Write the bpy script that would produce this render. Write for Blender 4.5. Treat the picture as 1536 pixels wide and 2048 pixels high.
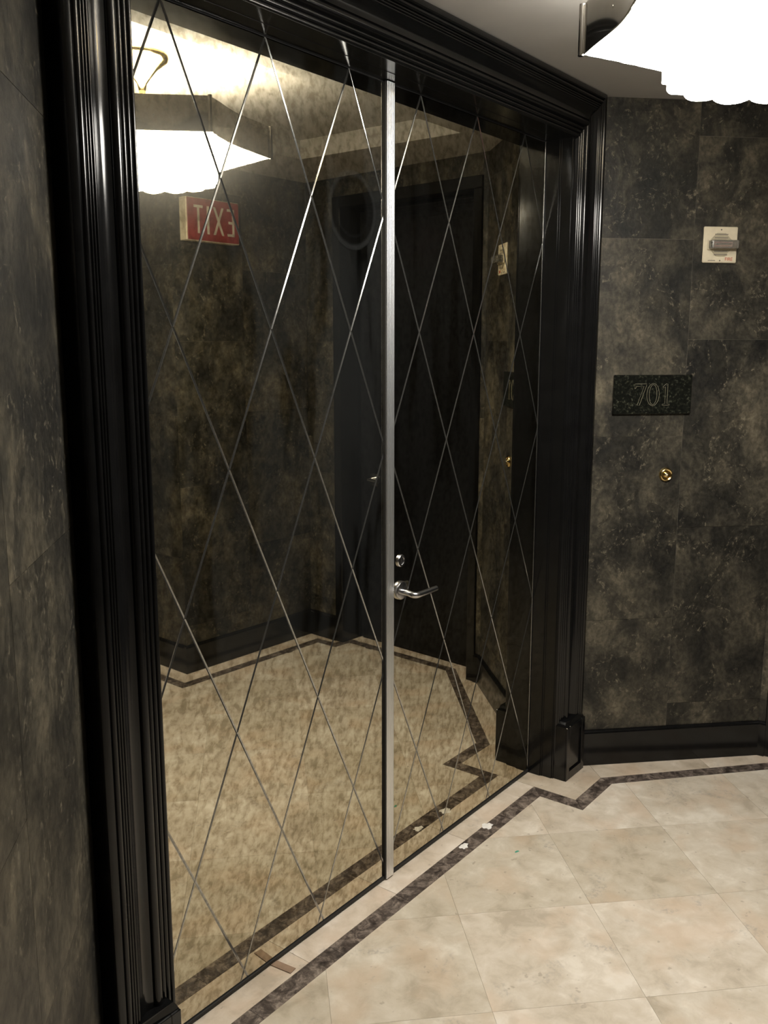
import bpy, bmesh, math, random
from math import sin, cos, pi, radians, sqrt
from mathutils import Vector, Matrix, noise as mnoise

for o in list(bpy.data.objects): bpy.data.objects.remove(o, do_unlink=True)
scene = bpy.context.scene
COL = scene.collection
random.seed(7)

# ------------------------------------------------------------------ camera, world, exposure
cam_d = bpy.data.cameras.new('camera'); cam = bpy.data.objects.new('camera', cam_d); COL.objects.link(cam)
cam_d.sensor_fit = 'VERTICAL'; cam_d.sensor_height = 36.0; cam_d.sensor_width = 27.0
cam_d.lens = 1830.0 / 2048 * 36.0
cam_d.clip_start = 0.02
cam.location = (-1.336, -1.600, 1.653)
cam.rotation_euler = (radians(90 - 10.203), 0, radians(-52.616))
scene.camera = cam
w = bpy.data.worlds.new('world'); scene.world = w; w.use_nodes = True
w.node_tree.nodes['Background'].inputs[0].default_value = (0.02, 0.02, 0.022, 1)
w.node_tree.nodes['Background'].inputs[1].default_value = 0.2
vs = scene.view_settings
vs.view_transform = 'Standard'; vs.look = 'None'; vs.gamma = 1; vs.use_curve_mapping = False
vs.exposure = 0.12
LAMP_POWER = 35.0          # emission of the chandelier's glass
BULB_POWER = 130.0
cy_ = scene.cycles
cy_.max_bounces = 6; cy_.diffuse_bounces = 2; cy_.glossy_bounces = 4; cy_.transmission_bounces = 3; cy_.caustics_refractive = False; cy_.adaptive_threshold = 0.02

# ------------------------------------------------------------------ material helpers
class NT:
    def __init__(s, name):
        m = bpy.data.materials.new(name); m.use_nodes = True; s.m = m; s.t = m.node_tree
        s.n = s.t.nodes; s.l = s.t.links; s.p = s.n['Principled BSDF']; s.out = s.n['Material Output']
    def new(s, typ, **kw):
        n = s.n.new(typ)
        for k, v in kw.items(): setattr(n, k, v)
        return n
    def link(s, a, b): s.l.new(a, b)
    def setp(s, **kw):
        for k, v in kw.items():
            s.p.inputs[k.replace('_', ' ')].default_value = v
    def coord(s, scale=(1, 1, 1), rand=0.0):
        tc = s.new('ShaderNodeTexCoord'); mp = s.new('ShaderNodeMapping')
        mp.inputs['Scale'].default_value = scale
        s.link(tc.outputs['Object'], mp.inputs['Vector'])
        if rand:
            oi = s.new('ShaderNodeObjectInfo'); mu = s.new('ShaderNodeMath', operation='MULTIPLY'); mu.inputs[1].default_value = rand
            s.link(oi.outputs['Random'], mu.inputs[0])
            cb = s.new('ShaderNodeCombineXYZ'); s.link(mu.outputs[0], cb.inputs[0]); s.link(mu.outputs[0], cb.inputs[2])
            s.link(cb.outputs[0], mp.inputs['Location'])
        return mp.outputs[0]
    def noise(s, vec, scale, detail=4, rough=0.55, dist=0.0):
        n = s.new('ShaderNodeTexNoise'); n.inputs['Scale'].default_value = scale; n.inputs['Detail'].default_value = detail
        n.inputs['Roughness'].default_value = rough; n.inputs['Distortion'].default_value = dist
        s.link(vec, n.inputs['Vector']); return n.outputs['Fac']
    def ramp(s, fac, stops, interp='LINEAR'):
        r = s.new('ShaderNodeValToRGB'); r.color_ramp.interpolation = interp
        els = r.color_ramp.elements
        while len(els) < len(stops): els.new(0.5)
        for e, (pos, c) in zip(els, stops):
            e.position = pos; e.color = (c[0], c[1], c[2], 1) if not isinstance(c, (int, float)) else (c, c, c, 1)
        s.link(fac, r.inputs[0]); return r.outputs[0]
    def math(s, op, a, b=None, clamp=False):
        n = s.new('ShaderNodeMath', operation=op, use_clamp=clamp)
        for i, v in enumerate((a, b)):
            if v is None: continue
            if isinstance(v, (int, float)): n.inputs[i].default_value = v
            else: s.link(v, n.inputs[i])
        return n.outputs[0]
    def mix(s, fac, a, b, blend='MIX'):
        n = s.new('ShaderNodeMix', data_type='RGBA', blend_type=blend)
        for sock, v in ((n.inputs[0], fac), (n.inputs[6], a), (n.inputs[7], b)):
            if isinstance(v, (int, float)): sock.default_value = v
            elif isinstance(v, tuple): sock.default_value = (*v, 1)
            else: s.link(v, sock)
        return n.outputs[2]
    def bump(s, h, strength, dist):
        b = s.new('ShaderNodeBump'); b.inputs['Strength'].default_value = strength; b.inputs['Distance'].default_value = dist
        s.link(h, b.inputs['Height']); s.link(b.outputs[0], s.p.inputs['Normal'])

def plain(name, col, rough=0.5, metal=0.0, spec=0.5, noise_amt=0.06, scale=40, bump=0.0, coat=0.0):
    t = NT(name); v = t.coord(); f = t.noise(v, scale, 3)
    c0 = tuple(max(0, c * (1 - noise_amt)) for c in col); c1 = tuple(min(1, c * (1 + noise_amt)) for c in col)
    t.link(t.ramp(f, [(0.3, c0), (0.7, c1)]), t.p.inputs['Base Color'])
    t.setp(Roughness=rough, Metallic=metal, Specular_IOR_Level=spec, Coat_Weight=coat)
    if bump: t.bump(f, bump, 0.001)
    return t.m

def wallpaper_mat(name, gain=1.0):
    t = NT(name); v = t.coord((1, 1, 0.85), rand=23.0)
    big = t.noise(v, 3.0, 2, 0.5, 0.3); mid = t.noise(v, 9, 6, 0.66, 0.5); fine = t.noise(v, 60, 3, 0.65, 0.4)
    patch = t.noise(v, 6.5, 5, 0.62, 0.9)
    g = gain
    s = t.math('ADD', t.math('MULTIPLY', big, 0.45), t.math('MULTIPLY', mid, 0.55))
    base = t.ramp(s, [(0.38, (0.0100*g, 0.0097*g, 0.0088*g)), (0.46, (0.025*g, 0.0230*g, 0.0185*g)), (0.54, (0.053*g, 0.0475*g, 0.0355*g)), (0.66, (0.118*g, 0.102*g, 0.072*g))])
    # torn dark islands with a crisp edge, and pale flaked rims along that edge
    isl = t.ramp(patch, [(0.51, 0.0), (0.575, 0.45)])
    c = t.mix(isl, base, (0.0125*g, 0.0120*g, 0.0105*g))
    rim = t.math('SUBTRACT', 1.0, t.math('MULTIPLY', t.math('ABSOLUTE', t.math('SUBTRACT', patch, 0.548)), 62.0), clamp=True)
    c = t.mix(t.math('MULTIPLY', rim, t.ramp(fine, [(0.48, 0.0), (0.65, 0.62)])), c, (0.175*g, 0.152*g, 0.108*g))
    c = t.mix(1.0, c, t.ramp(fine, [(0.36, 0.70), (0.64, 1.32)]), 'MULTIPLY')
    t.link(c, t.p.inputs['Base Color'])
    t.link(t.ramp(mid, [(0.3, 0.52), (0.7, 0.38)]), t.p.inputs['Roughness'])
    t.setp(Specular_IOR_Level=0.32)
    t.bump(t.math('ADD', mid, t.math('MULTIPLY', fine, 0.35)), 0.5, 0.004)
    return t.m

def travertine_mat(name, tint=(1, 1, 1)):
    t = NT(name); v = t.coord((1, 1, 1), rand=31.0)
    big = t.noise(v, 4.0, 3, 0.55, 0.25); mid = t.noise(v, 15, 5, 0.62, 0.35); fine = t.noise(v, 80, 3, 0.6)
    warm = t.noise(v, 5.5, 3, 0.5)
    k = lambda c: tuple(a * b for a, b in zip(c, tint))
    c = t.ramp(t.math('ADD', t.math('MULTIPLY', big, 0.5), t.math('MULTIPLY', mid, 0.5)),
               [(0.36, k((0.44, 0.385, 0.305))), (0.46, k((0.565, 0.505, 0.415))), (0.54, k((0.625, 0.57, 0.485))), (0.60, k((0.70, 0.65, 0.565))), (0.68, k((0.74, 0.70, 0.63)))])
    c = t.mix(t.ramp(warm, [(0.52, 0.0), (0.68, 0.5)]), c, k((0.58, 0.45, 0.33)))
    stain = t.math('MULTIPLY', t.ramp(t.noise(v, 7.0, 4, 0.7, 0.5), [(0.58, 0.0), (0.70, 0.6)]), t.ramp(fine, [(0.45, 0.1), (0.6, 1.0)]))
    c = t.mix(stain, c, k((0.34, 0.315, 0.285)))
    pit = t.ramp(t.noise(v, 38, 2, 0.5), [(0.70, 0.0), (0.74, 0.6)])
    c = t.mix(pit, c, k((0.36, 0.31, 0.25)))
    oi = t.new('ShaderNodeObjectInfo')
    tone = t.ramp(oi.outputs['Random'], [(0.0, (0.86, 0.84, 0.80)), (0.5, (0.98, 0.965, 0.95)), (1.0, (1.04, 1.02, 1.02))])
    c = t.mix(1.0, c, tone, 'MULTIPLY')
    t.link(c, t.p.inputs['Base Color'])
    t.link(t.ramp(mid, [(0.3, 0.34), (0.7, 0.48)]), t.p.inputs['Roughness'])
    t.setp(Specular_IOR_Level=0.3)
    return t.m

def emperador_mat(name):
    t = NT(name); v = t.coord((1, 1, 1), rand=17.0)
    mid = t.noise(v, 30, 4, 0.68, 0.6); cell = t.new('ShaderNodeTexVoronoi', feature='DISTANCE_TO_EDGE'); cell.inputs['Scale'].default_value = 38
    nv = t.new('ShaderNodeTexNoise'); nv.inputs['Scale'].default_value = 22; t.link(v, nv.inputs['Vector'])
    mv = t.new('ShaderNodeMix', data_type='VECTOR'); mv.inputs[0].default_value = 0.12; t.link(v, mv.inputs[4]); t.link(nv.outputs['Color'], mv.inputs[5])
    t.link(mv.outputs[1], cell.inputs['Vector'])
    base = t.ramp(mid, [(0.33, (0.030, 0.023, 0.020)), (0.47, (0.078, 0.061, 0.052)), (0.56, (0.15, 0.120, 0.102)), (0.68, (0.30, 0.25, 0.21))])
    vein = t.ramp(cell.outputs['Distance'], [(0.0, 0.75), (0.045, 0.0)])
    c = t.mix(t.math('MULTIPLY', vein, t.ramp(mid, [(0.4, 0.1), (0.6, 0.8)])), base, (0.33, 0.27, 0.215))
    t.link(c, t.p.inputs['Base Color']); t.setp(Roughness=0.32, Specular_IOR_Level=0.4)
    return t.m

def mirror_mat(name):
    """antique bronze mirror: mottled silvering, a thin dusty film with wipe marks and the ring left by a glazier's suction cup"""
    t = NT(name); t.n.remove(t.p)
    v = t.coord((1, 1, 0.9))
    mott = t.noise(v, 44, 3, 0.6, 0.3); big = t.noise(v, 7, 3, 0.5)
    c = t.ramp(t.math('ADD', t.math('MULTIPLY', mott, 0.72), t.math('MULTIPLY', big, 0.28)),
               [(0.40, (0.40, 0.355, 0.255)), (0.49, (0.57, 0.52, 0.395)), (0.60, (0.70, 0.655, 0.52))])
    g1 = t.new('ShaderNodeBsdfGlossy'); g1.inputs['Roughness'].default_value = 0.012; t.link(c, g1.inputs['Color'])
    g2 = t.new('ShaderNodeBsdfGlossy'); g2.inputs['Roughness'].default_value = 0.22; g2.inputs['Color'].default_value = (0.55, 0.50, 0.38, 1)
    df = t.new('ShaderNodeBsdfDiffuse'); df.inputs['Color'].default_value = (0.38, 0.40, 0.40, 1)
    mx = t.new('ShaderNodeMixShader'); mx.inputs[0].default_value = 0.022
    t.link(g1.outputs[0], mx.inputs[1]); t.link(g2.outputs[0], mx.inputs[2])
    # wipe marks: stretched noise along a slanted direction
    tc = t.new('ShaderNodeTexCoord'); mp = t.new('ShaderNodeMapping')
    mp.inputs['Rotation'].default_value = (0, radians(28), 0); mp.inputs['Scale'].default_value = (9, 1, 1.5)
    t.link(tc.outputs['Object'], mp.inputs['Vector'])
    wipe = t.ramp(t.noise(mp.outputs[0], 1.0, 3, 0.5, 0.5), [(0.42, 0.08), (0.50, 1.2), (0.62, 1.6)])
    # suction-cup ring
    sx = t.new('ShaderNodeSeparateXYZ'); t.link(tc.outputs['Object'], sx.inputs[0])
    dx = t.math('SUBTRACT', sx.outputs[0], 0.622); dz = t.math('SUBTRACT', sx.outputs[2], 2.01)
    r = t.math('SQRT', t.math('ADD', t.math('MULTIPLY', dx, dx), t.math('MULTIPLY', dz, dz)))
    ring = t.ramp(t.math('MULTIPLY', r, 5.0), [(0.0, 0.1), (0.30, 0.15), (0.33, 0.5), (0.36, 0.15), (0.42, 0.2), (0.465, 1.9), (0.50, 1.5), (0.515, 0.0), (1.0, 0.0)])
    inside = t.math('LESS_THAN', r, 0.103)
    film = t.math('ADD', t.math('MULTIPLY', wipe, t.math('SUBTRACT', 1.0, t.math('MULTIPLY', inside, 0.75))), ring)
    film = t.math('MULTIPLY', film, t.math('ADD', t.math('MULTIPLY', t.math('LESS_THAN', sx.outputs[0], 0.776), 0.009), 0.003))   # the right leaf is cleaner
    m2 = t.new('ShaderNodeMixShader'); t.link(film, m2.inputs[0]); t.link(mx.outputs[0], m2.inputs[1]); t.link(df.outputs[0], m2.inputs[2])
    t.link(m2.outputs[0], t.out.inputs['Surface'])
    return t.m

def groove_mat(name):
    t = NT(name); t.n.remove(t.p); v = t.coord(); f = t.noise(v, 90, 2)
    g1 = t.new('ShaderNodeBsdfGlossy'); g1.inputs['Roughness'].default_value = 0.13; t.link(t.ramp(f, [(0.3, (0.30, 0.30, 0.285)), (0.7, (0.46, 0.46, 0.445))]), g1.inputs['Color'])
    df = t.new('ShaderNodeBsdfDiffuse'); df.inputs['Color'].default_value = (0.42, 0.42, 0.40, 1)
    mx = t.new('ShaderNodeMixShader'); mx.inputs[0].default_value = 0.05
    t.link(g1.outputs[0], mx.inputs[1]); t.link(df.outputs[0], mx.inputs[2]); t.link(mx.outputs[0], t.out.inputs['Surface'])
    return t.m

def emit_mat(name, col, strength):
    t = NT(name); v = t.coord(); f = t.noise(v, 30, 2)
    t.link(t.ramp(f, [(0.2, tuple(c * 0.93 for c in col)), (0.8, col)]), t.p.inputs['Emission Color'])
    t.setp(Base_Color=(0.8, 0.78, 0.7, 1), Roughness=0.3, Emission_Strength=strength)
    return t.m

def granite_mat(name):
    t = NT(name); v = t.coord(); vo = t.new('ShaderNodeTexVoronoi'); vo.inputs['Scale'].default_value = 120; t.link(v, vo.inputs['Vector'])
    f = t.noise(v, 95, 4, 0.72)
    c = t.ramp(f, [(0.45, (0.006, 0.0065, 0.0055)), (0.58, (0.014, 0.015, 0.011)), (0.66, (0.045, 0.047, 0.034)), (0.78, (0.12, 0.12, 0.09))])
    t.link(c, t.p.inputs['Base Color']); t.setp(Roughness=0.14); return t.m

def brushed_mat(name, col, rough=0.3, scale=(400, 400, 2)):
    t = NT(name); v = t.coord(scale); f = t.noise(v, 1.0, 3)
    t.link(t.ramp(f, [(0.3, tuple(c * .85 for c in col)), (0.7, col)]), t.p.inputs['Base Color'])
    t.setp(Metallic=1.0, Roughness=rough); t.bump(f, 0.15, 0.0005); return t.m

M = dict(
    wall=wallpaper_mat('dark_textured_wallpaper', 1.12), plaster=plain('seam_plaster', (0.13, 0.118, 0.095), 0.8),
    trav=travertine_mat('travertine'), trav_edge=travertine_mat('travertine_perimeter', (1.02, 0.99, 0.98)), emp=emperador_mat('brown_marble'),
    grout=plain('grout', (0.50, 0.45, 0.37), 0.9), black=plain('black_gloss_paint', (0.0055, 0.0055, 0.0056), 0.15, spec=0.42, noise_amt=0.2, scale=15),
    satin=plain('black_satin_door', (0.005, 0.005, 0.0056), 0.30, spec=0.3, noise_amt=0.2), ceil=plain('ceiling_paint', (0.37, 0.35, 0.32), 0.8, noise_amt=0.04, scale=6),
    mirror=mirror_mat('antique_mirror'), groove=groove_mat('ground_mirror_edge'), alu=brushed_mat('brushed_aluminium', (0.90, 0.92, 0.94), 0.38), steel=brushed_mat('satin_steel', (0.62, 0.62, 0.63), 0.24, (60, 60, 60)),
    chrome=plain('polished_chrome', (0.72, 0.70, 0.66), 0.07, metal=1.0, noise_amt=0.03), brass=plain('polished_brass', (0.78, 0.60, 0.28), 0.16, metal=1.0),
    glow=emit_mat('lit_crystal', (1.0, 0.955, 0.875), LAMP_POWER), bulb=emit_mat('lit_bulb', (0.86, 0.93, 1.0), BULB_POWER),
    granite=granite_mat('black_granite'), ivory=plain('ivory_plastic', (0.66, 0.59, 0.44), 0.45), cream=plain('cream_housing', (0.60, 0.53, 0.38), 0.5),
    grille=plain('strobe_grille', (0.42, 0.37, 0.26), 0.6), redink=plain('red_ink', (0.50, 0.10, 0.05), 0.6), greyink=plain('grey_ink', (0.16, 0.14, 0.12), 0.6),
    red=plain('exit_red', (0.21, 0.019, 0.016), 0.4), white=plain('letter_white', (0.50, 0.45, 0.36), 0.5), filler=plain('white_filler', (0.80, 0.78, 0.75), 0.8, noise_amt=.1),
    green=plain('green_paint', (0.06, 0.32, 0.22), 0.6), tan=plain('tan_card', (0.27, 0.18, 0.12), 0.7, noise_amt=.15), dark=plain('dark_core', (0.012, 0.011, 0.010), 0.6),
    glint=plain('groove_glint', (0.17, 0.158, 0.115), 0.18, noise_amt=.2), bronze=plain('bronze_plate', (0.075, 0.068, 0.052), 0.35, metal=0.3),  # numeral outlines: their glints are put in as a lighter brown colour
    clear=None)
t = NT('clear_lens'); t.setp(Base_Color=(0.85, 0.82, 0.74, 1), Roughness=0.08, Transmission_Weight=0.85, IOR=1.45); M['clear'] = t.m

# ------------------------------------------------------------------ mesh helpers
def tag(o, label=None, cat=None, group=None, kind=None):
    if label: o['label'] = label
    if cat: o['category'] = cat
    if group: o['group'] = group
    if kind: o['kind'] = kind
    return o
def obj(name, data, mat=None, parent=None, loc=None, rot=None, smooth=False):
    if isinstance(data, tuple):
        me = bpy.data.meshes.new(name); me.from_pydata([tuple(v) for v in data[0]], [], data[1]); me.update()
        bm = bmesh.new(); bm.from_mesh(me); bmesh.ops.recalc_face_normals(bm, faces=bm.faces); bm.to_mesh(me); bm.free()
    elif isinstance(data, bmesh.types.BMesh):
        me = bpy.data.meshes.new(name); bmesh.ops.recalc_face_normals(data, faces=data.faces); data.to_mesh(me); data.free()
    else: me = data
    if mat and not me.materials: me.materials.append(M[mat])
    if smooth:
        for p in me.polygons: p.use_smooth = True
    o = bpy.data.objects.new(name, me); COL.objects.link(o)
    if parent: o.parent = parent
    if loc: o.location = loc
    if rot: o.rotation_euler = rot
    return o
def smooth_by_angle(o, ang=35):
    me = o.data
    for p in me.polygons: p.use_smooth = True
    bm = bmesh.new(); bm.from_mesh(me)
    for e in bm.edges:
        e.smooth = len(e.link_faces) == 2 and e.calc_face_angle(0) < radians(ang)
    bm.to_mesh(me); bm.free(); return o
def empty(name, loc=(0, 0, 0), rot=(0, 0, 0)):
    o = bpy.data.objects.new(name, None); COL.objects.link(o); o.location = loc; o.rotation_euler = rot; o.empty_display_size = .05; return o
def box(x0, x1, y0, y1, z0, z1, bev=0.0, seg=1):
    bm = bmesh.new(); bmesh.ops.create_cube(bm, size=1)
    for v in bm.verts: v.co = Vector(((x0 + x1) / 2 + v.co.x * (x1 - x0), (y0 + y1) / 2 + v.co.y * (y1 - y0), (z0 + z1) / 2 + v.co.z * (z1 - z0)))
    if bev: bmesh.ops.bevel(bm, geom=bm.edges[:], offset=bev, segments=seg, affect='EDGES', profile=0.5)
    return bm
def prism(poly, z0, z1):
    n = len(poly); vsx = [(x, y, z0) for x, y in poly] + [(x, y, z1) for x, y in poly]
    return vsx, [list(range(n))[::-1], list(range(n, 2 * n))] + [[i, (i + 1) % n, n + (i + 1) % n, n + i] for i in range(n)]
def lathe(prof, n=32, a0=0.0, a1=2 * pi):
    full = abs(a1 - a0 - 2 * pi) < 1e-6; k = n if full else n + 1; vsx = []; fs = []
    for i in range(k):
        a = a0 + (a1 - a0) * i / n
        for r, z in prof: vsx.append((r * cos(a), r * sin(a), z))
    m = len(prof)
    for i in range(n):
        j = (i + 1) % k
        for q in range(m - 1): fs.append([i * m + q, j * m + q, j * m + q + 1, i * m + q + 1])
    return vsx, fs
def tube(pts, r, n=8, closed=False):
    pts = [Vector(p) for p in pts]; vsx = []; fs = []; N = len(pts)
    for i, p in enumerate(pts):
        a = pts[(i - 1) % N] if (i > 0 or closed) else p; b = pts[(i + 1) % N] if (i < N - 1 or closed) else p
        d = (b - a).normalized(); u = d.cross(Vector((0, 0, 1)))
        if u.length < 1e-3: u = d.cross(Vector((0, 1, 0)))
        u.normalize(); v = d.cross(u); rr = r[i] if isinstance(r, (list, tuple)) else r
        for k in range(n):
            an = 2 * pi * k / n; vsx.append(tuple(p + u * rr * cos(an) + v * rr * sin(an)))
    for i in range(N if closed else N - 1):
        j = (i + 1) % N
        for k in range(n): fs.append([i * n + k, i * n + (k + 1) % n, j * n + (k + 1) % n, j * n + k])
    if not closed: fs += [list(range(n))[::-1], list(range((N - 1) * n, N * n))]
    return vsx, fs
def clip(poly, n, d):
    out = []
    for i in range(len(poly)):
        a = poly[i]; b = poly[(i + 1) % len(poly)]
        da = n[0] * a[0] + n[1] * a[1] - d; db = n[0] * b[0] + n[1] * b[1] - d
        if da <= 0: out.append(a)
        if (da < 0 < db) or (db < 0 < da):
            t_ = da / (da - db); out.append((a[0] + (b[0] - a[0]) * t_, a[1] + (b[1] - a[1]) * t_))
    return out
def area(poly): return 0.5 * sum(poly[i][0] * poly[(i + 1) % len(poly)][1] - poly[(i + 1) % len(poly)][0] * poly[i][1] for i in range(len(poly)))
def clean(poly, eps=1e-4):
    out = []
    for p in poly:
        if not out or (abs(p[0] - out[-1][0]) + abs(p[1] - out[-1][1])) > eps: out.append(p)
    while len(out) > 1 and (abs(out[0][0] - out[-1][0]) + abs(out[0][1] - out[-1][1])) < eps: out.pop()
    return out
def inset(poly, d):
    """inward offset of a convex counter-clockwise polygon"""
    P = clean(poly)
    if area(P) < 0: P = P[::-1]
    n = len(P); L = []
    for i in range(n):
        a, b = P[i], P[(i + 1) % n]; ex, ey = b[0] - a[0], b[1] - a[1]; l = math.hypot(ex, ey)
        nx, ny = ey / l, -ex / l; L.append((nx, ny, nx * a[0] + ny * a[1] - d))
    out = []
    for i in range(n):
        a, b = L[i - 1], L[i]; det = a[0] * b[1] - a[1] * b[0]
        if abs(det) < 1e-9: out.append((P[i][0] - b[0] * d, P[i][1] - b[1] * d)); continue
        out.append(((a[2] * b[1] - b[2] * a[1]) / det, (a[0] * b[2] - b[0] * a[2]) / det))
    return P, out
def offset_line(pts, d, closed=True):
    """mitred offset to the left of the direction of travel by d"""
    n = len(pts); out = []
    for i in range(n):
        p = Vector(pts[i]); a = Vector(pts[i - 1]) if (i > 0 or closed) else None; b = Vector(pts[(i + 1) % n]) if (i < n - 1 or closed) else None
        d1 = (p - a).normalized() if a is not None else (b - p).normalized(); d2 = (b - p).normalized() if b is not None else d1
        n1 = Vector((-d1.y, d1.x)); n2 = Vector((-d2.y, d2.x)); m = (n1 + n2)
        m = m / max(0.2, m.dot(n1)); out.append((p.x + m.x * d, p.y + m.y * d))
    return out
def text_mesh(body, size, depth, name):
    c = bpy.data.curves.new(name, 'FONT'); c.body = body; c.size = size; c.extrude = depth; c.align_x = 'CENTER'; c.align_y = 'CENTER'
    o = bpy.data.objects.new(name, c); COL.objects.link(o); bpy.context.view_layer.update()
    me = bpy.data.meshes.new_from_object(o.evaluated_get(bpy.context.evaluated_depsgraph_get()))
    bpy.data.objects.remove(o, do_unlink=True); me.name = name; return me

SOFFIT = 2.527; TRAY = 2.612; HEADZ = 2.364; FRONT = 0.148
# plan of the vestibule (x along the mirrored doors, y towards the camera is negative)
W0A, W0B = (-0.335, -0.090), (-0.895, -0.650)
W1A, W1B = (1.857, -0.107), (2.418, -0.668)
W2B = (2.520, -1.885); W3B = (1.624, -1.936); PB = (1.740, -4.200)

# ------------------------------------------------------------------ walls with wallpaper sheets
def wall(name, A, B, z1=SOFFIT + .02, label='', first=0.457, width=0.457, seams0=None, panels=True, clipz=None, holes=None, thick=0.08):
    A = Vector(A); B = Vector(B); L = (B - A).length; d = (B - A) / L
    n = Vector((d.y, -d.x))                                # room side is to the right of A->B
    ang = math.atan2(d.y, d.x)
    # local frame: x along wall, y = -n (into the wall), z up
    o = obj(name, box(-.0, L, 0.0014, thick, 0, z1) if not holes else None or holes(L, z1), 'plaster')
    o.location = (A.x, A.y, 0); o.rotation_euler = (0, 0, ang)
    tag(o, label, kind='structure')
    return o, L
def sheets(o, spans, seams, z0=0.1, z1=SOFFIT, g=0.0006):
    for x0, x1, zs in spans:
        lev = [z0] + [s for s in sorted(seams[zs]) if z0 < s < z1] + [z1]
        for a, b in zip(lev, lev[1:]):
            obj('wallpaper_sheet', box(x0 + g, x1 - g, 0.0, 0.0030, a + g, b - g), 'wall', o)
SEAMS = [[2.044, 1.320, 0.600], [2.405, 1.682, 0.962, 0.24]]
def simple_hole(x0, x1, zt, thick=.08):
    def f(L, z1):
        bm = bmesh.new()
        for (a, b, c, e) in ((0, x0, 0, z1), (x1, L, 0, z1), (x0, x1, zt, z1)):
            b2 = box(a, b, .0014, thick, c, e); me = bpy.data.meshes.new('t'); b2.to_mesh(me); b2.free(); bm.from_mesh(me); bpy.data.meshes.remove(me)
        return bm
    return f
wl, L = wall('wall_front_left', W0B, W0A, label='angled wall in dark mottled wallpaper left of the mirrored doors')
sheets(wl, [(L - .457, L, 0), (0, L - .457, 1)], SEAMS)
wr, L = wall('wall_front_right', W1A, W1B, label='angled wall in dark mottled wallpaper with the number plaque')
sheets(wr, [(0, .393, 0), (.393, L, 1)], SEAMS)
# wall with the black door: opening between y=-0.745 and y=-1.615
L2 = (Vector(W2B) - Vector(W1B)).length
O0, O1 = 0.078, 0.950
ws, L = wall('wall_right', W1B, W2B, label='dark papered wall around the recessed black door', holes=simple_hole(O0 - .03, O1 + .03, 2.40, .22), thick=.22)
sheets(ws, [(0, 0.030, 0)], SEAMS); sheets(ws, [(1.005, L, 1)], SEAMS); sheets(ws, [(0.030, 0.52, 0), (0.52, 1.005, 0)], [[], []], z0=2.427)
wb, L = wall('wall_back_right', W2B, W3B, label='dark papered wall facing the mirrored doors, below the exit sign')
sheets(wb, [(0, .457, 0), (.457, L, 1)], SEAMS)
wp, L = wall('wall_passage', W3B, PB, label='dark papered passage wall running back from the exit sign')
sheets(wp, [(i * .457, min(L, (i + 1) * .457), i % 2) for i in range(5)], SEAMS)
for nm, a, b, lb in (('wall_back', PB, (-3.2, -4.2), 'dark papered wall at the far end of the lobby'), ('wall_left', (-3.2, -4.2), (-3.2, -.65), 'dark papered wall on the left side of the lobby'),
                     ('wall_front_far', (-3.2, -.65), W0B, 'dark papered wall beyond the angled left wall')):
    o_, L = wall(nm, a, b, label=lb); n_ = max(1, round(L / .457))
    sheets(o_, [(i * L / n_, (i + 1) * L / n_, i % 2) for i in range(n_)], SEAMS)
tag(obj('leak_block', box(-.9, 2.4, .075, .18, 0, TRAY), 'plaster'), 'unseen box added behind the mirrored double doors against light leaks', kind='structure')  # unseen closing box, added so no light leaks in behind the doors

# ------------------------------------------------------------------ floor
fl = obj('floor', box(-3.4, 3.0, -4.4, .3, -.06, -.0035), 'grout'); tag(fl, 'diagonal beige travertine floor with a dark brown marble border', kind='structure')
loop = [(-.043, -.105), (1.573, -.105), (1.573, -.278), (1.8125, -.278), (2.487, -.885), (2.537, -1.608), (2.428, -1.622), (2.432, -1.757), (1.492, -1.812),
        (1.600, -4.05), (-3.05, -4.05), (-3.05, -.80), (-.83, -.80), (-.308, -.278), (-.043, -.278)]
HW = 0.0275
outer = offset_line(loop, HW); inner = offset_line(loop, -HW)
N = len(loop); gp = .0005
def strip_pieces(i, piece, first=None):
    a0, a1, b0, b1 = Vector(inner[i]), Vector(inner[(i + 1) % N]), Vector(outer[i]), Vector(outer[(i + 1) % N])
    c0, c1 = Vector(loop[i]), Vector(loop[(i + 1) % N]); L = (c1 - c0).length; d = (c1 - c0) / L
    cuts = []; x = first if first else min(piece, L)
    while x < L - .06: cuts.append(x); x += piece
    nn = Vector((-d.y, d.x)); prev = (a0, b0)
    for c in cuts + [None]:
        if c is None: cur = (a1, b1)
        else: q = c0 + d * c; cur = (q - nn * HW, q + nn * HW)
        poly = clean([tuple(prev[0]), tuple(cur[0]), tuple(cur[1]), tuple(prev[1])])
        _, ins = inset(poly, gp)
        obj('marble_strip', prism(ins, -.004, 0.0), 'emp', fl)
        prev = cur
for i in range(N): strip_pieces(i, .311, .136 if i == 0 else None)
obj('marble_strip', prism([(2.46, -.74), (2.505, -.74), (2.512, -.845), (2.487, -.868), (2.468, -.853)], -.004, -.0002), 'emp', fl)
# diagonal field tiles, clipped to the inside of the border
S45 = sqrt(.5); T = 0.5747 * S45
for i in range(-8, 6):
    for j in range(-5, 14):
        p0 = (1.033 + .5747 * i); q0 = (1.038 - .5747 * j)      # x-y and x+y of one corner
        d0, d1 = p0 * S45, (p0 + .5747) * S45; e0, e1 = (q0 - .5747) * S45, q0 * S45
        g2 = .0003; po = list(inner)
        for nx, ny, dd in ((S45, -S45, d1 - g2), (-S45, S45, -d0 - g2), (S45, S45, e1 - g2), (-S45, -S45, -e0 - g2)):
            po = clip(po, (nx, ny), dd)
            if len(po) < 3: break
        if len(po) < 3: continue
        po = clean(po)
        if len(po) < 3 or abs(area(po)) < .0008: continue
        obj('travertine_tile', prism(po, -.004, 0.0), 'trav', fl)
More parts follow.
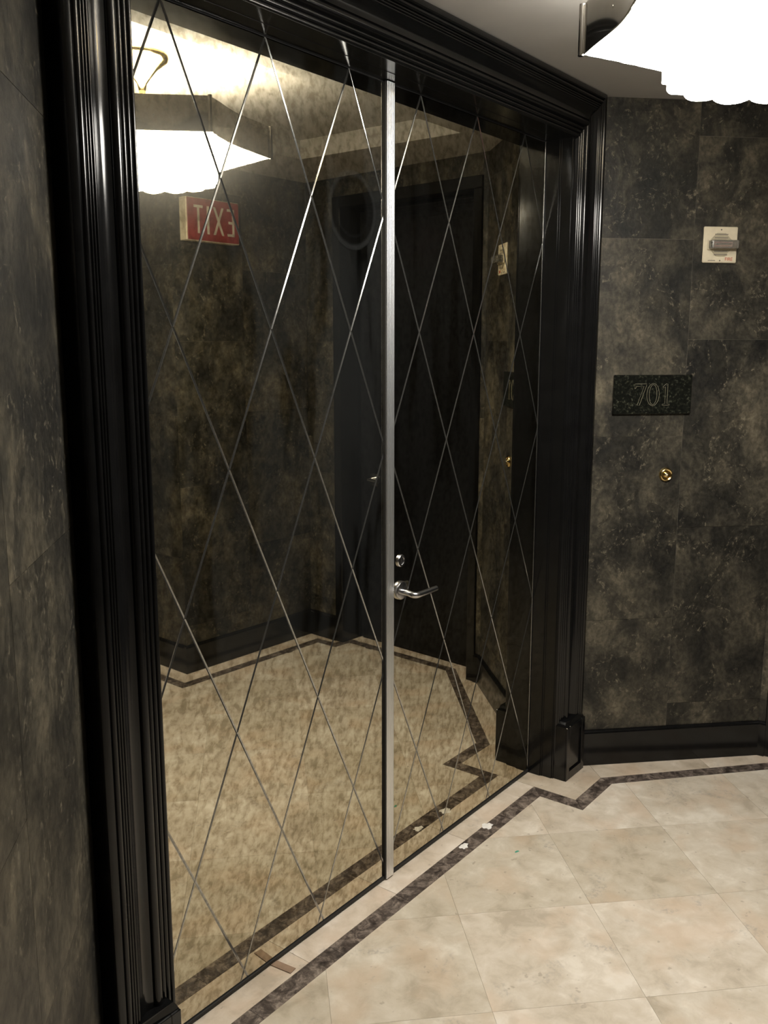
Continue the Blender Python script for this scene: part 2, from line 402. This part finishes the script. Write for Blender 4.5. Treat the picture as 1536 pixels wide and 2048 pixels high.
# perimeter stones between border and walls
def per(poly): 
    _, ins = inset(poly, gp); obj('perimeter_stone', prism(ins, -.004, 0.0), 'trav_edge', fl)
yo = -.105 + HW; xo = 1.573 + HW; xl = -.043 - HW
cuts = [xl, .32, .72, 1.115, xo]
for a, b in zip(cuts, cuts[1:]): per([(a, yo), (b, yo), (b, .07), (a, .07)])
o3, o4 = outer[3], outer[4]; outer2 = offset_line(loop, HW + .16)
d34 = (Vector(o4) - Vector(o3)).normalized(); n34 = Vector((-d34.y, d34.x)) * .17
per([(xo, outer[2][1]), o3, (o3[0] + n34.x, o3[1] + n34.y), (o3[0] + n34.x, .07), (xo, .07)])
o13, o14 = outer[13], outer[14]
per([(xl, .07), (o13[0] - .12, .07), (o13[0] - .12, o13[1] + .12), o13, (xl, outer[14][1])])
def per_seg(i, wdt, n=1, s=0.0, e=0.0):
    a, b = Vector(outer[i]), Vector(outer[(i + 1) % N]); d = (b - a).normalized(); nn = Vector((-d.y, d.x)); a = a - d * s; b = b + d * e
    for k in range(n):
        p, q = a.lerp(b, k / n), a.lerp(b, (k + 1) / n); per([tuple(p), tuple(q), tuple(q + nn * wdt), tuple(p + nn * wdt)])
per_seg(3, .17, 2); per([tuple(outer[4]), (o4[0] + n34.x, o4[1] + n34.y), (2.75, o4[1] + n34.y), (2.75, -.90), (outer[4][0] + .002, -.90)])
per([(2.518, -.902), (2.75, -.902), (2.75, -1.64), (2.566, -1.64)])
per([outer[7], outer[6], (2.62, -1.642), outer2[7]])
def per_mitre(i, n):
    a, b, c, e = [Vector(q) for q in (outer[i], outer[(i + 1) % N], outer2[(i + 1) % N], outer2[i])]
    for k in range(n): per([tuple(a.lerp(b, k / n)), tuple(a.lerp(b, (k + 1) / n)), tuple(e.lerp(c, (k + 1) / n)), tuple(e.lerp(c, k / n))])
per_mitre(7, 2); per_mitre(8, 5); per_mitre(9, 8); per_mitre(10, 6); per_mitre(11, 4)
o12 = outer[12]; per([o12, o13, (o13[0] - .12, o13[1] + .12), outer2[12]])

# ------------------------------------------------------------------ ceiling: flat soffit with a shallow tray
TX0, TX1, TY0, TY1 = -.51, 2.04, -1.478, -.58
bm = bmesh.new()
def addbox(bm, *a):
    b2 = box(*a); me = bpy.data.meshes.new('t'); b2.to_mesh(me); b2.free(); bm.from_mesh(me); bpy.data.meshes.remove(me)
addbox(bm, -3.4, TX0, -4.4, .3, SOFFIT, TRAY + .08); addbox(bm, TX1, 3.0, -4.4, .3, SOFFIT, TRAY + .08)
addbox(bm, TX0, TX1, TY1, .3, SOFFIT, TRAY + .08); addbox(bm, TX0, TX1, -4.4, TY0, SOFFIT, TRAY + .08); addbox(bm, TX0, TX1, TY0, TY1, TRAY, TRAY + .08)
tag(obj('ceiling', bm, 'ceil'), 'beige painted ceiling with a shallow raised tray over the chandelier', kind='structure')

# ------------------------------------------------------------------ mirrored double doors
A_, B_, Z0 = .305, .3309, 1.697
LEAF_B, LEAF_T = .014, 2.360
def leaf(name, label, x0, x1, xn, zslab):
    o = obj(name, box(x0 - .004, x1 + .004, .0062, .048, LEAF_B - .006, LEAF_T + .003), 'dark'); tag(o, label, kind='structure')
    bw, bd = .0034, .0012
    for j in range(-6, 5):
        for i in range(-2, 6):
            cx = xn + A_ * (i + (.5 if j % 2 == 0 else 0.0)); cz = Z0 + B_ * j
            po = [(cx - A_ / 2, cz), (cx, cz - B_), (cx + A_ / 2, cz), (cx, cz + B_)]
            for n_, d_ in (((-1, 0), -x0), ((1, 0), x1), ((0, -1), -LEAF_B), ((0, 1), LEAF_T)):
                po = clip(po, n_, d_)
                if len(po) < 3: break
            if len(po) < 3: continue
            po = clean(po)
            if len(po) < 3 or abs(area(po)) < 2e-4: continue
            P, I = inset(po, bw); P2, _ = inset(po, 0.0); _, P = inset(po, .0002)
            if area(I) < 1e-5: continue
            n = len(P)
            vsx = [(x, 0.0, z) for x, z in I] + [(x, bd, z) for x, z in P] + [(x, .006, z) for x, z in P]
            fs = [list(range(n)), list(range(2 * n, 3 * n))[::-1]] + [[i_, (i_ + 1) % n, n + (i_ + 1) % n, n + i_] for i_ in range(n)] + [[n + i_, n + (i_ + 1) % n, 2 * n + (i_ + 1) % n, 2 * n + i_] for i_ in range(n)]
            pn = obj('mirror_pane', (vsx, fs), 'mirror', o); pn.data.materials.append(M['groove'])
            for f_ in pn.data.polygons[2:]: f_.material_index = 1
    obj('bottom_edge', box(x0 - .003, x1 + .003, -.0035, .02, .003, LEAF_B - .0008, .0008), 'dark', o)
    return o
dl = leaf('door_1', 'left leaf of the mirrored double door, diamond panes with bevelled joints', -.150, .7575, 0.0, 0)
dr = leaf('door_2', 'right leaf of the mirrored double door, with the steel lever handle', .796, 1.6895, .9306, 0)
st = obj('meeting_stile', box(.7595, .7945, -.010, .046, .004, LEAF_T + .001, .0012), 'alu', dr)
for k in range(5):
    xr_ = .7628 + k * .0071; sec = [(xr_ + .0031 * cos(radians(a)), -.0100 - .0010 * sin(radians(a))) for a in range(0, 181, 20)]
    rb_ = obj('stile_rib', prism(sec, .006, LEAF_T), 'alu', st); smooth_by_angle(rb_, 50)
obj('stile_edge', box(.7555, .7595, -.006, .02, .006, LEAF_T), 'dark', dl)
obj('edge_trim', box(1.6885, 1.6925, -.0015, .02, LEAF_B, LEAF_T), 'steel', dr)
# lever handle
lev = obj('lever_handle', tube([(.838, -.004, .922), (.838, -.030, .922), (.838, -.042, .9195), (.8405, -.050, .918), (.846, -.0545, .917), (.856, -.056, .9165), (.900, -.056, .916), (.940, -.055, .916), (.953, -.0545, .916)],
                               [.0095, .0095, .0096, .0098, .0098, .0096, .0092, .0088, .0085], 14), 'steel', dr); smooth_by_angle(lev, 50)
rp = [(0, -.012), (.020, -.012), (.0265, -.010), (.029, -.006), (.029, 0.0)]
rose = obj('rose', lathe(rp, 32), 'steel', lev); rose.rotation_euler = (radians(-90), 0, 0); rose.location = (.838, 0, .926)
rose.data.transform(Matrix.Identity(4)); smooth_by_angle(rose, 40)
for v in rose.data.vertices: v.co.z = v.co.z
cy = obj('lock_cylinder', lathe([(0, .0045), (.0115, .0045), (.0125, .0065), (.0165, .0065), (.019, .004), (.019, 0)], 32), 'steel', dr); cy.rotation_euler = (radians(90), 0, 0); cy.location = (.839, 0, 1.018); smooth_by_angle(cy, 40)
rose.rotation_euler = (radians(90), 0, 0)
for v in rose.data.vertices: v.co.z = -v.co.z
obj('keyhole', box(-.0012, .0012, -.0052, -.0042, -.006, .006), 'dark', cy, loc=(0, 0, 0)).matrix_parent_inverse = cy.matrix_basis.inverted()
cy.children[0].location = (.839, 0, 1.018)

# ------------------------------------------------------------------ black moulded casing around the doors
def arc(c, r, a0, a1, n): return [(c[0] + r * cos(radians(a0 + (a1 - a0) * k / n)), c[1] + r * sin(radians(a0 + (a1 - a0) * k / n))) for k in range(n + 1)]
prof = [(0.0, 0.0), (0.0, .1135)]
for k in range(3):                                              # three reeds
    c = .0062 + k * .0118; prof += arc((c, .1135 + k * .002), .0052, 180, 0, 6)
prof += [(.0365, .119)] + arc((.0475, .122), .0100, 180, 0, 9) + [(.0585, .1215)]
prof += [(.0600, .1260)] + [(.0600 + .036 * u, .1260 - .0065 * sin(pi * u) + .010 * u) for u in (.1, .2, .3, .4, .5, .6, .7, .8, .9, 1.0)]
for k in range(3):
    c = .1005 + k * .0062; prof += arc((c, .1370 + k * .001), .0028, 180, 0, 5)
prof += [(.1170, .1385)] + arc((.1235, .1400), .0062, 180, 0, 8) + [(.1305, .1390), (.1320, .1455), (.1345, .148), (.1460, .148), (.1490, .1455), (.150, .140), (.150, 0.0)]
K = (SOFFIT - HEADZ - .001) / .150
def casing(name, label, kind):
    n = len(prof); vsx = []
    for end in (0, 1):
        for wd, d in prof:
            if kind == 'L': vsx.append((-.164 - wd * 1.153, -d, 0.0 if end == 0 else HEADZ + wd * K))
            elif kind == 'R': vsx.append((1.710 + wd, -d, 0.0 if end == 0 else HEADZ + wd * K))
            else: vsx.append((-.164 - wd * 1.153 if end == 0 else 1.710 + wd, -d, HEADZ + wd * K))
    fs = [[i, (i + 1) % n, n + (i + 1) % n, n + i] for i in range(n)] + [list(range(n)), list(range(n, 2 * n))]
    o = obj(name, (vsx, fs), 'black'); tag(o, label, kind='structure'); smooth_by_angle(o, 40); return o
tl = casing('trim_1', 'black reeded casing left of the mirrored doors', 'L')
tr = casing('trim_2', 'black reeded casing right of the mirrored doors', 'R')
th = casing('trim_3', 'black reeded head casing above the mirrored doors', 'H')
def lining(kind, parent):
    # reveal between door plane and casing face, with two shallow rebates
    pr = [(.0, .004), (.003, .003), (.052, .003), (.0525, .0065), (.0585, .0065), (.059, .009), (.098, .009), (.0985, .0125), (.104, .0125), (.1045, .0165), (.1135, .020), (.1135, .07), (-.05, .07), (-.05, .003)]
    n = len(pr); vsx = []
    for end in (0, 1):
        for dep, off in pr:
            if kind == 'R': vsx.append((1.6905 + off, -dep, -.0 if end == 0 else LEAF_T + .06))
            elif kind == 'L': vsx.append((-.1515 - off * .7, -dep, 0.0 if end == 0 else LEAF_T + .06))
            else: vsx.append((-.20 if end == 0 else 1.725, -dep, LEAF_T + .0015 + off * .35))
    fs = [[i, (i + 1) % n, n + (i + 1) % n, n + i] for i in range(n)] + [list(range(n)), list(range(n, 2 * n))]
    return obj('jamb_lining', (vsx, fs), 'black', parent)
lining('L', tl); lining('R', tr); lining('H', th)
obj('jamb_stop', box(-.158, -.1503, .0005, .04, 0, LEAF_T), 'black', tl)
def plinth(parent, x0, x1):
    H = .236; y1 = -.151
    o = obj('plinth_block', box(x0, x1, y1, 0, 0, H - .018), 'black', parent)
    cap = [(x0, H - .018), (x0 + .004, H - .008), (x0 + .010, H), (x1 - .010, H), (x1 - .004, H - .008), (x1, H - .018)]
    n = len(cap); vsx = [(x, 0.0, z) for x, z in cap] + [(x, y1 - .002 if 0 < k < n - 1 and False else y1 + (.0 if z < H - .01 else .006), z) for k, (x, z) in enumerate(cap)]
    obj('plinth_cap', (vsx, [list(range(n))[::-1], list(range(n, 2 * n))] + [[i, (i + 1) % n, n + (i + 1) % n, n + i] for i in range(n)]), 'black', o)
    # raised frame around a sunk field
    for a, b, c, e in ((x0, x0 + .026, 0, H - .018), (x1 - .026, x1, 0, H - .018), (x0 + .026, x1 - .026, 0, .034), (x0 + .026, x1 - .026, H - .052, H - .018)):
        obj('plinth_frame', box(a, b, y1 - .007, y1, c, e, .0012), 'black', o)
    return o
plinth(tl, -.343, -.185); plinth(tr, 1.708, 1.862)

# baseboards
def baseboard(name, A, B, label, h=.146, t=.016, trim0=0.0, trim1=0.0):
    A = Vector(A); B = Vector(B); L = (B - A).length; d = (B - A) / L
    pr = [(0, 0), (-t, 0), (-t, h - .012), (-t * .85, h - .006), (-t * .5, h - .003), (-t * .4, h), (0, h)]
    n = len(pr); vsx = [(trim0, y, z) for y, z in pr] + [(L - trim1, y, z) for y, z in pr]
    o = obj(name, (vsx, [[i, (i + 1) % n, n + (i + 1) % n, n + i] for i in range(n)] + [list(range(n)), list(range(n, 2 * n))]), 'black')
    o.location = (A.x, A.y, 0); o.rotation_euler = (0, 0, math.atan2(d.y, d.x)); tag(o, label, kind='structure'); return o
baseboard('baseboard_front_left', W0B, W0A, 'black baseboard on the angled left wall', trim1=.02)
baseboard('baseboard_front_right', W1A, W1B, 'black baseboard under the number plaque wall', trim0=.03, trim1=.005)
d2 = (Vector(W2B) - Vector(W1B)).normalized(); P_ = lambda s: tuple(Vector(W1B) + d2 * s)
baseboard('baseboard_right_corner', P_(0), P_(.032), 'short black baseboard return beside the black door')
baseboard('baseboard_right', P_(1.005), P_(L2), 'black baseboard between the black door and the corner', trim1=.016)
baseboard('baseboard_back_right', W2B, W3B, 'black baseboard under the exit sign wall', trim1=-.016)
baseboard('baseboard_passage', W3B, PB, 'black baseboard of the passage wall')
baseboard('baseboard_back', PB, (-3.2, -4.2), 'black baseboard at the end of the lobby'); baseboard('baseboard_left', (-3.2, -4.2), (-3.2, -.65), 'black baseboard on the left of the lobby')
baseboard('baseboard_front_far', (-3.2, -.65), W0B, 'black baseboard beyond the angled left wall')

# ------------------------------------------------------------------ recessed black door in the right wall
a2 = math.atan2(d2.y, d2.x); R2 = dict(loc=(W1B[0], W1B[1], 0), rot=(0, 0, a2))      # local x along wall, +y into wall
REC = .135
d3 = obj('door_3', box(O0 + .012, O1 - .012, REC, REC + .04, .008, 2.360), 'satin', **R2); tag(d3, 'recessed flush black door reflected in the mirrored doors', kind='structure')
lk = obj('lock_plate', box(.815, .865, REC - .006, REC, .895, .965, .0015), 'steel', d3)
obj('knob_lever', tube([(.840, REC - .004, .936), (.840, REC - .045, .936), (.832, REC - .055, .935), (.760, REC - .055, .930)], .009, 12), 'steel', lk)
for s in (0, 1): obj('door_rail', box(O0 + .03, O1 - .03, REC - .004, REC, 2.300 + .035 * s, 2.318 + .03 * s, .001), 'satin', d3)
t4 = obj('trim_4', box(.028, O0, -.012, REC + .05, 0, 2.372, .003), 'black', **R2); tag(t4, 'black frame of the recessed door', kind='structure')
obj('frame_jamb', box(O1, 1.006, -.012, REC + .05, 0, 2.372, .003), 'black', t4); obj('frame_head', box(.028, 1.006, -.012, REC + .05, 2.372, 2.428, .003), 'black', t4)
obj('frame_back', box(.028, 1.006, REC + .05, REC + .07, 0, 2.428), 'dark', t4)

# ------------------------------------------------------------------ things on the plaque wall (local x along wall, -y out of wall)
a1 = math.atan2(W1B[1] - W1A[1], W1B[0] - W1A[0])
def on_w1(name, s, z): 
    d = (Vector(W1B) - Vector(W1A)).normalized(); p = Vector(W1A) + d * s; return empty(name, (p.x, p.y, z), (0, 0, a1))
# number plaque
pq = on_w1('number_plaque', .260, 1.478); tag(pq, 'black granite plaque engraved 701 on the mottled wall', 'plaque')
obj('slab', box(-.154, .154, -.013, -.0002, -.0735, .0735, .003), 'granite', pq)
def digit(name, loops, parent):
    vv, ff = [], []
    for lp, closed in loops:
        v_, f_ = tube([(x, -.0133, z) for x, z in lp], .00085, 5, closed); off = len(vv); vv += v_; ff += [[k + off for k in q] for q in f_]
    obj(name, (vv, ff), 'glint', parent)
dz = .0
seven = [(-.022, .040), (.023, .040), (.023, .034), (-.002, -.040), (-.011, -.040), (.013, .031), (-.016, .031), (-.020, .022), (-.023, .022)]
digit('numeral_seven', [([(x - .050, z) for x, z in seven], True)], pq)
ell = lambda a, b, n=28: [(a * cos(2 * pi * k / n), b * sin(2 * pi * k / n)) for k in range(n)]
digit('numeral_zero', [(ell(.0245, .0415), True), (ell(.0150, .0375), True)], pq)
one = [(-.016, .028), (-.003, .040), (.004, .040), (.004, -.034), (.014, -.037), (.014, -.040), (-.016, -.040), (-.016, -.037), (-.005, -.034), (-.005, .029), (-.014, .024)]
digit('numeral_one', [([(x + .053, z) for x, z in one], True)], pq)
# doorbell
db = on_w1('doorbell', .333, 1.172); tag(db, 'round brass doorbell button below the 701 plaque', 'doorbell')
r_ = obj('bezel', lathe([(0, .004), (.016, .004), (.0175, .009), (.021, .011), (.0245, .009), (.027, .003), (.027, 0)], 36), 'brass', db, rot=(radians(90), 0, 0)); smooth_by_angle(r_, 40)
r_ = obj('push_button', lathe([(0, .013), (.006, .0122), (.0105, .0095), (.012, .006), (.012, .003)], 28), 'brass', db, rot=(radians(90), 0, 0)); smooth_by_angle(r_, 50)
r_ = obj('button_jewel', lathe([(0, .0155), (.003, .0148), (.0046, .0125), (.0046, .011)], 18), 'ivory', db, rot=(radians(90), 0, 0)); smooth_by_angle(r_, 50)
# fire strobe
sb = on_w1('fire_alarm_strobe', .493, 2.026); tag(sb, 'ivory wall fire alarm with clear strobe lens, marked FIRE', 'fire alarm')
pl_ = obj('base_plate', box(-.066, .066, -.010, -.0002, -.065, .064, .003), 'ivory', sb)
hexa = [(.044 * cos(radians(a)) , .044 * sin(radians(a))) for a in (22.5, 67.5, 112.5, 157.5, 202.5, 247.5, 292.5, 337.5)]
v_, f_ = prism(hexa, 0, .004); obj('sounder_grille', ([(x, -.010 - z, y) for x, y, z in v_], f_), 'grille', sb)
for k in range(7):
    z_ = -.036 + k * .012
    if abs(z_) > .017: obj('grille_slot', box(-.026, .026, -.0146, -.0139, z_ - .0014, z_ + .0014), 'greyink', sb)
ln = obj('lens', box(-.050, .056, -.046, -.012, -.017, .014, .005, 2), 'clear', sb)
obj('lens_base', box(-.052, .052, -.018, -.012, -.019, .016, .001), 'ivory', sb)
obj('flash_tube', tube([(-.028, -.028, 0), (.030, -.028, 0)], .0032, 8), 'white', ln); obj('reflector', box(-.036, .038, -.0215, -.0185, -.011, .010, .001), 'chrome', ln)
for z_ in (.053, -.057): obj('screw', tube([(0, -.0118, z_), (0, -.009, z_)], .0026, 10), 'greyink', sb)
fm = text_mesh('FIRE', .017, .0003, 'fire_lettering'); obj('fire_lettering', fm, 'redink', sb, loc=(.035, -.0105, -.052), rot=(radians(90), 0, 0))
for k in range(7): obj('maker_mark', box(-.046 + k * .0042, -.0432 + k * .0042, -.0105, -.0098, -.0585, -.0555 + (.0006 if k % 2 else 0)), 'greyink', sb)

# exit sign on the wall opposite the mirror
d3v = (Vector(W3B) - Vector(W2B)).normalized(); a3 = math.atan2(d3v.y, d3v.x)
def on_w3(name, x, z):
    t_ = (x - W2B[0]) / d3v.x; p = Vector(W2B) + d3v * t_; return empty(name, (p.x, p.y, z), (0, 0, a3))
ex = on_w3('exit_sign', 1.842, 2.257); tag(ex, 'red EXIT sign seen reversed in the left mirrored door', 'exit sign')
obj('housing', box(-.163, .163, -.052, -.0002, -.100, .100, .003), 'cream', ex); obj('face_plate', box(-.157, .157, -.056, -.0515, -.0965, .0965, .001), 'red', ex)
# condensed letters built from bars
def letters():
    E_ = [(0, .012, -.065, .065), (0, .044, .053, .065), (0, .036, -.006, .006), (0, .044, -.065, -.053)]
    I_ = [(0, .013, -.065, .065)]; T_ = [(0, .054, .053, .065), (.021, .033, -.065, .065)]
    out = [('letter_e', -.128, [box(a, b, -.0575, -.0555, c, d) for a, b, c, d in E_])]
    X = []
    for sgn in (1, -1):
        w_ = .0065; xs = [(-.026 * sgn, -.065), (.026 * sgn, .065)]
        v_, f_ = prism([(xs[0][0] - w_, xs[0][1]), (xs[0][0] + w_, xs[0][1]), (xs[1][0] + w_, xs[1][1]), (xs[1][0] - w_, xs[1][1])], 0, .002 - .0003 * (sgn > 0))
        X.append(([(x + .030, -.0555 - z, y) for x, y, z in v_], f_))
    out.append(('letter_x', -.060, X)); out.append(('letter_i', .028, [box(a, b, -.0575, -.0555, c, d) for a, b, c, d in I_])); out.append(('letter_t', .066, [box(a, b, -.0575, -.0555, c, d) for a, b, c, d in T_]))
    return out
for nm, x, bms in letters():
    bm = bmesh.new()
    for b_ in bms:
        me = bpy.data.meshes.new('t')
        if isinstance(b_, tuple): me.from_pydata(b_[0], [], b_[1])
        else: b_.to_mesh(me); b_.free()
        bm.from_mesh(me); bpy.data.meshes.remove(me)
    obj(nm, bm, 'white', ex, loc=(x, 0, 0))
# key-switch plate on the wall beside the black door
p2 = Vector(W1B) + d2 * 1.140
sw = empty('switch_plate', (p2.x, p2.y, 1.178), (0, 0, a2)); tag(sw, 'small bronze key switch plate beside the black door, seen in the mirror', 'switch plate')
obj('plate', box(-.035, .035, -.006, -.0002, -.054, .054, .0015), 'bronze', sw)
for z_ in (.040, 0.0, -.040): obj('screw', tube([(0, -.0075, z_), (0, -.005, z_)], .003 if z_ else .0045, 10), 'steel', sw)

# ------------------------------------------------------------------ small things on the floor
def blob(name, x, y, r, h, mat, label, cat, group=None, sx=1, rot=0.0, seed=1):
    rn = random.Random(seed); n = 14; vs_ = [(0, 0, h)]; fs_ = []
    for ring_, zz in ((.6, h * .8), (1.0, 0.0002)):
        for k in range(n):
            a = 2 * pi * k / n; q = r * ring_ * (.62 + .5 * rn.random()); vs_.append((q * cos(a) * sx, q * sin(a), zz))
    for k in range(n): fs_ += [[0, 1 + k, 1 + (k + 1) % n], [1 + k, 1 + n + k, 1 + n + (k + 1) % n, 1 + (k + 1) % n]]
    fs_.append([1 + n + k for k in range(n)][::-1])
    o = obj(name, (vs_, fs_), mat, loc=(x, y, 0.0), rot=(0, 0, rot)); tag(o, label, cat, group); return o
blob('filler_patch', 1.240, -.089, .021, .0012, 'filler', 'larger white filler patch on the brown border, nearer the right casing', 'patch', 'white filler patches on the border', 1.2, .3, 3)
blob('filler_patch', 1.079, -.094, .017, .0010, 'filler', 'smaller white filler patch on the brown border, nearer the lever handle', 'patch', 'white filler patches on the border', 1.3, .2, 5)
blob('paint_fleck', 1.157, -.252, .011, .0008, 'green', 'tiny green paint fleck on the beige floor tile', 'fleck', None, .5, 1.2, 8)
tp = obj('card_shim', box(-.012, .012, -.068, .030, 0.0003, .0028, .0006), 'tan', loc=(.259, 0, 0), rot=(0, 0, radians(7))); tag(tp, 'tan strip of card lying under the left mirrored door', 'shim')

# ------------------------------------------------------------------ chandelier
CX, CY = .770, -1.030
ch = empty('crystal_chandelier', (CX, CY, 2.19)); tag(ch, 'glowing crystal chandelier with scalloped chrome band under the ceiling', 'chandelier')
def rel(z): return z - 2.19
NL = 6
def lobe_r(a, r0, amp):
    u = (a * NL / (2 * pi)) % 1.0; return r0 - amp * sin(pi * u) ** .9
ROT0 = radians(101)
def ring_mesh(r0, amp, z0, z1, th, n=192):
    vsx, fs = [], []
    for i in range(n):
        a = 2 * pi * i / n; r = lobe_r(a, r0, amp)
        for rr, zz in ((r, z0), (r, z1), (r - th, z1), (r - th, z0)): vsx.append((rr * cos(a + ROT0), rr * sin(a + ROT0), rel(zz)))
    for i in range(n):
        j = (i + 1) % n
        for k in range(4): fs.append([i * 4 + k, j * 4 + k, j * 4 + (k + 1) % 4, i * 4 + (k + 1) % 4])
    return vsx, fs
rg = obj('chrome_band', ring_mesh(.425, .075, 2.300, 2.404, .004), 'chrome', ch); smooth_by_angle(rg, 25)
for k in range(NL):
    a_ = ROT0 + 2 * pi * k / NL; po_ = obj('corner_post', tube([(.427 * cos(a_), .427 * sin(a_), rel(2.298)), (.427 * cos(a_), .427 * sin(a_), rel(2.406))], .007, 12), 'chrome', ch); smooth_by_angle(po_, 40)
# curved crystal panels of the basket: one mesh, shared by all
def basket_panel(k):
    half = pi / 48; ac = 2 * pi * (k + .5) / 48; pr = [(1.0, 2.3005), (.80, 2.290), (.60, 2.281), (.42, 2.273), (.24, 2.266), (.10, 2.262), (0.0, 2.259)]
    vsx, fs = [], []
    for a, add in ((-half * .985, 0), (0, .004), (half * .985, 0)):
        rt = lobe_r(ac + a, .425, .075) - .006
        for q, z in pr: rr = .236 + (rt - .236) * q + (add if 0 < q < 1 else 0); vsx.append((rr * cos(a), rr * sin(a), rel(z)))
    m = len(pr)
    for q in range(m - 1): fs += [[q, m + q, m + q + 1, q + 1], [m + q, 2 * m + q, 2 * m + q + 1, m + q + 1]]
    return vsx, fs
per_lobe = 48 // NL; protos = []
for k in range(48):
    if k < per_lobe: c = obj('crystal_panel', basket_panel(k), 'glow', ch); protos.append(c)
    else: c = protos[k % per_lobe].copy(); COL.objects.link(c); c.parent = ch
    c.rotation_euler = (0, 0, 2 * pi * (k + .5) / 48 + ROT0)
# drum of half-round crystal lobes with scalloped bottoms
def drum_lobe():
    half = pi / 16 * .985; vsx, fs = [], []; n = 8
    for k in range(n + 1):
        a = -half + 2 * half * k / n; bulge = .014 * sqrt(max(0, 1 - (a / half) ** 2)); r = .228 + bulge; dip = .010 * (1 - (a / half) ** 2)
        for rr, z in ((r * .985, 2.262), (r, 2.245), (r, 2.218 - dip), (r * .90, 2.213 - dip), (.15, 2.202), (0.02, 2.198)): vsx.append((rr * cos(a), rr * sin(a), rel(z)))
    for k in range(n):
        for q in range(5): fs.append([k * 6 + q, (k + 1) * 6 + q, (k + 1) * 6 + q + 1, k * 6 + q + 1])
    return vsx, fs
dp = obj('crystal_lobe', drum_lobe(), 'glow', ch)
for k in range(1, 16):
    c = dp.copy(); COL.objects.link(c); c.parent = ch; c.rotation_euler = (0, 0, 2 * pi * k / 16)
bl = obj('bulb', lathe([(0, .0), (.010, .004), (.016, .016), (.016, .028), (.009, .045), (.006, .055)], 14), 'bulb', ch, loc=(.22, 0, rel(2.305)))
for k in range(1, 8):
    c = bl.copy(); COL.objects.link(c); c.parent = ch; c.location = (.22 * cos(2 * pi * k / 8), .22 * sin(2 * pi * k / 8), rel(2.305))
fr = [tube([(.06 * cos(a), .06 * sin(a), rel(2.345)), (.355 * cos(a), .355 * sin(a), rel(2.345))], .004, 6) for a in [2 * pi * k / 8 + ROT0 + pi / 8 for k in range(8)]]
for q in fr: obj('spoke', q, 'chrome', ch)
cp = obj('canopy', lathe([(0.012, rel(2.50)), (.016, rel(2.52)), (.030, rel(2.54)), (.055, rel(2.570)), (.085, rel(2.590)), (.095, rel(2.606)), (.095, rel(TRAY))], 28), 'brass', ch); smooth_by_angle(cp, 40)
obj('stem', tube([(0, 0, rel(2.33)), (0, 0, rel(2.51))], .011, 12), 'brass', ch)
obj('hub', lathe([(0, rel(2.33)), (.045, rel(2.334)), (.06, rel(2.345)), (.045, rel(2.358)), (0, rel(2.362))], 20), 'chrome', ch)
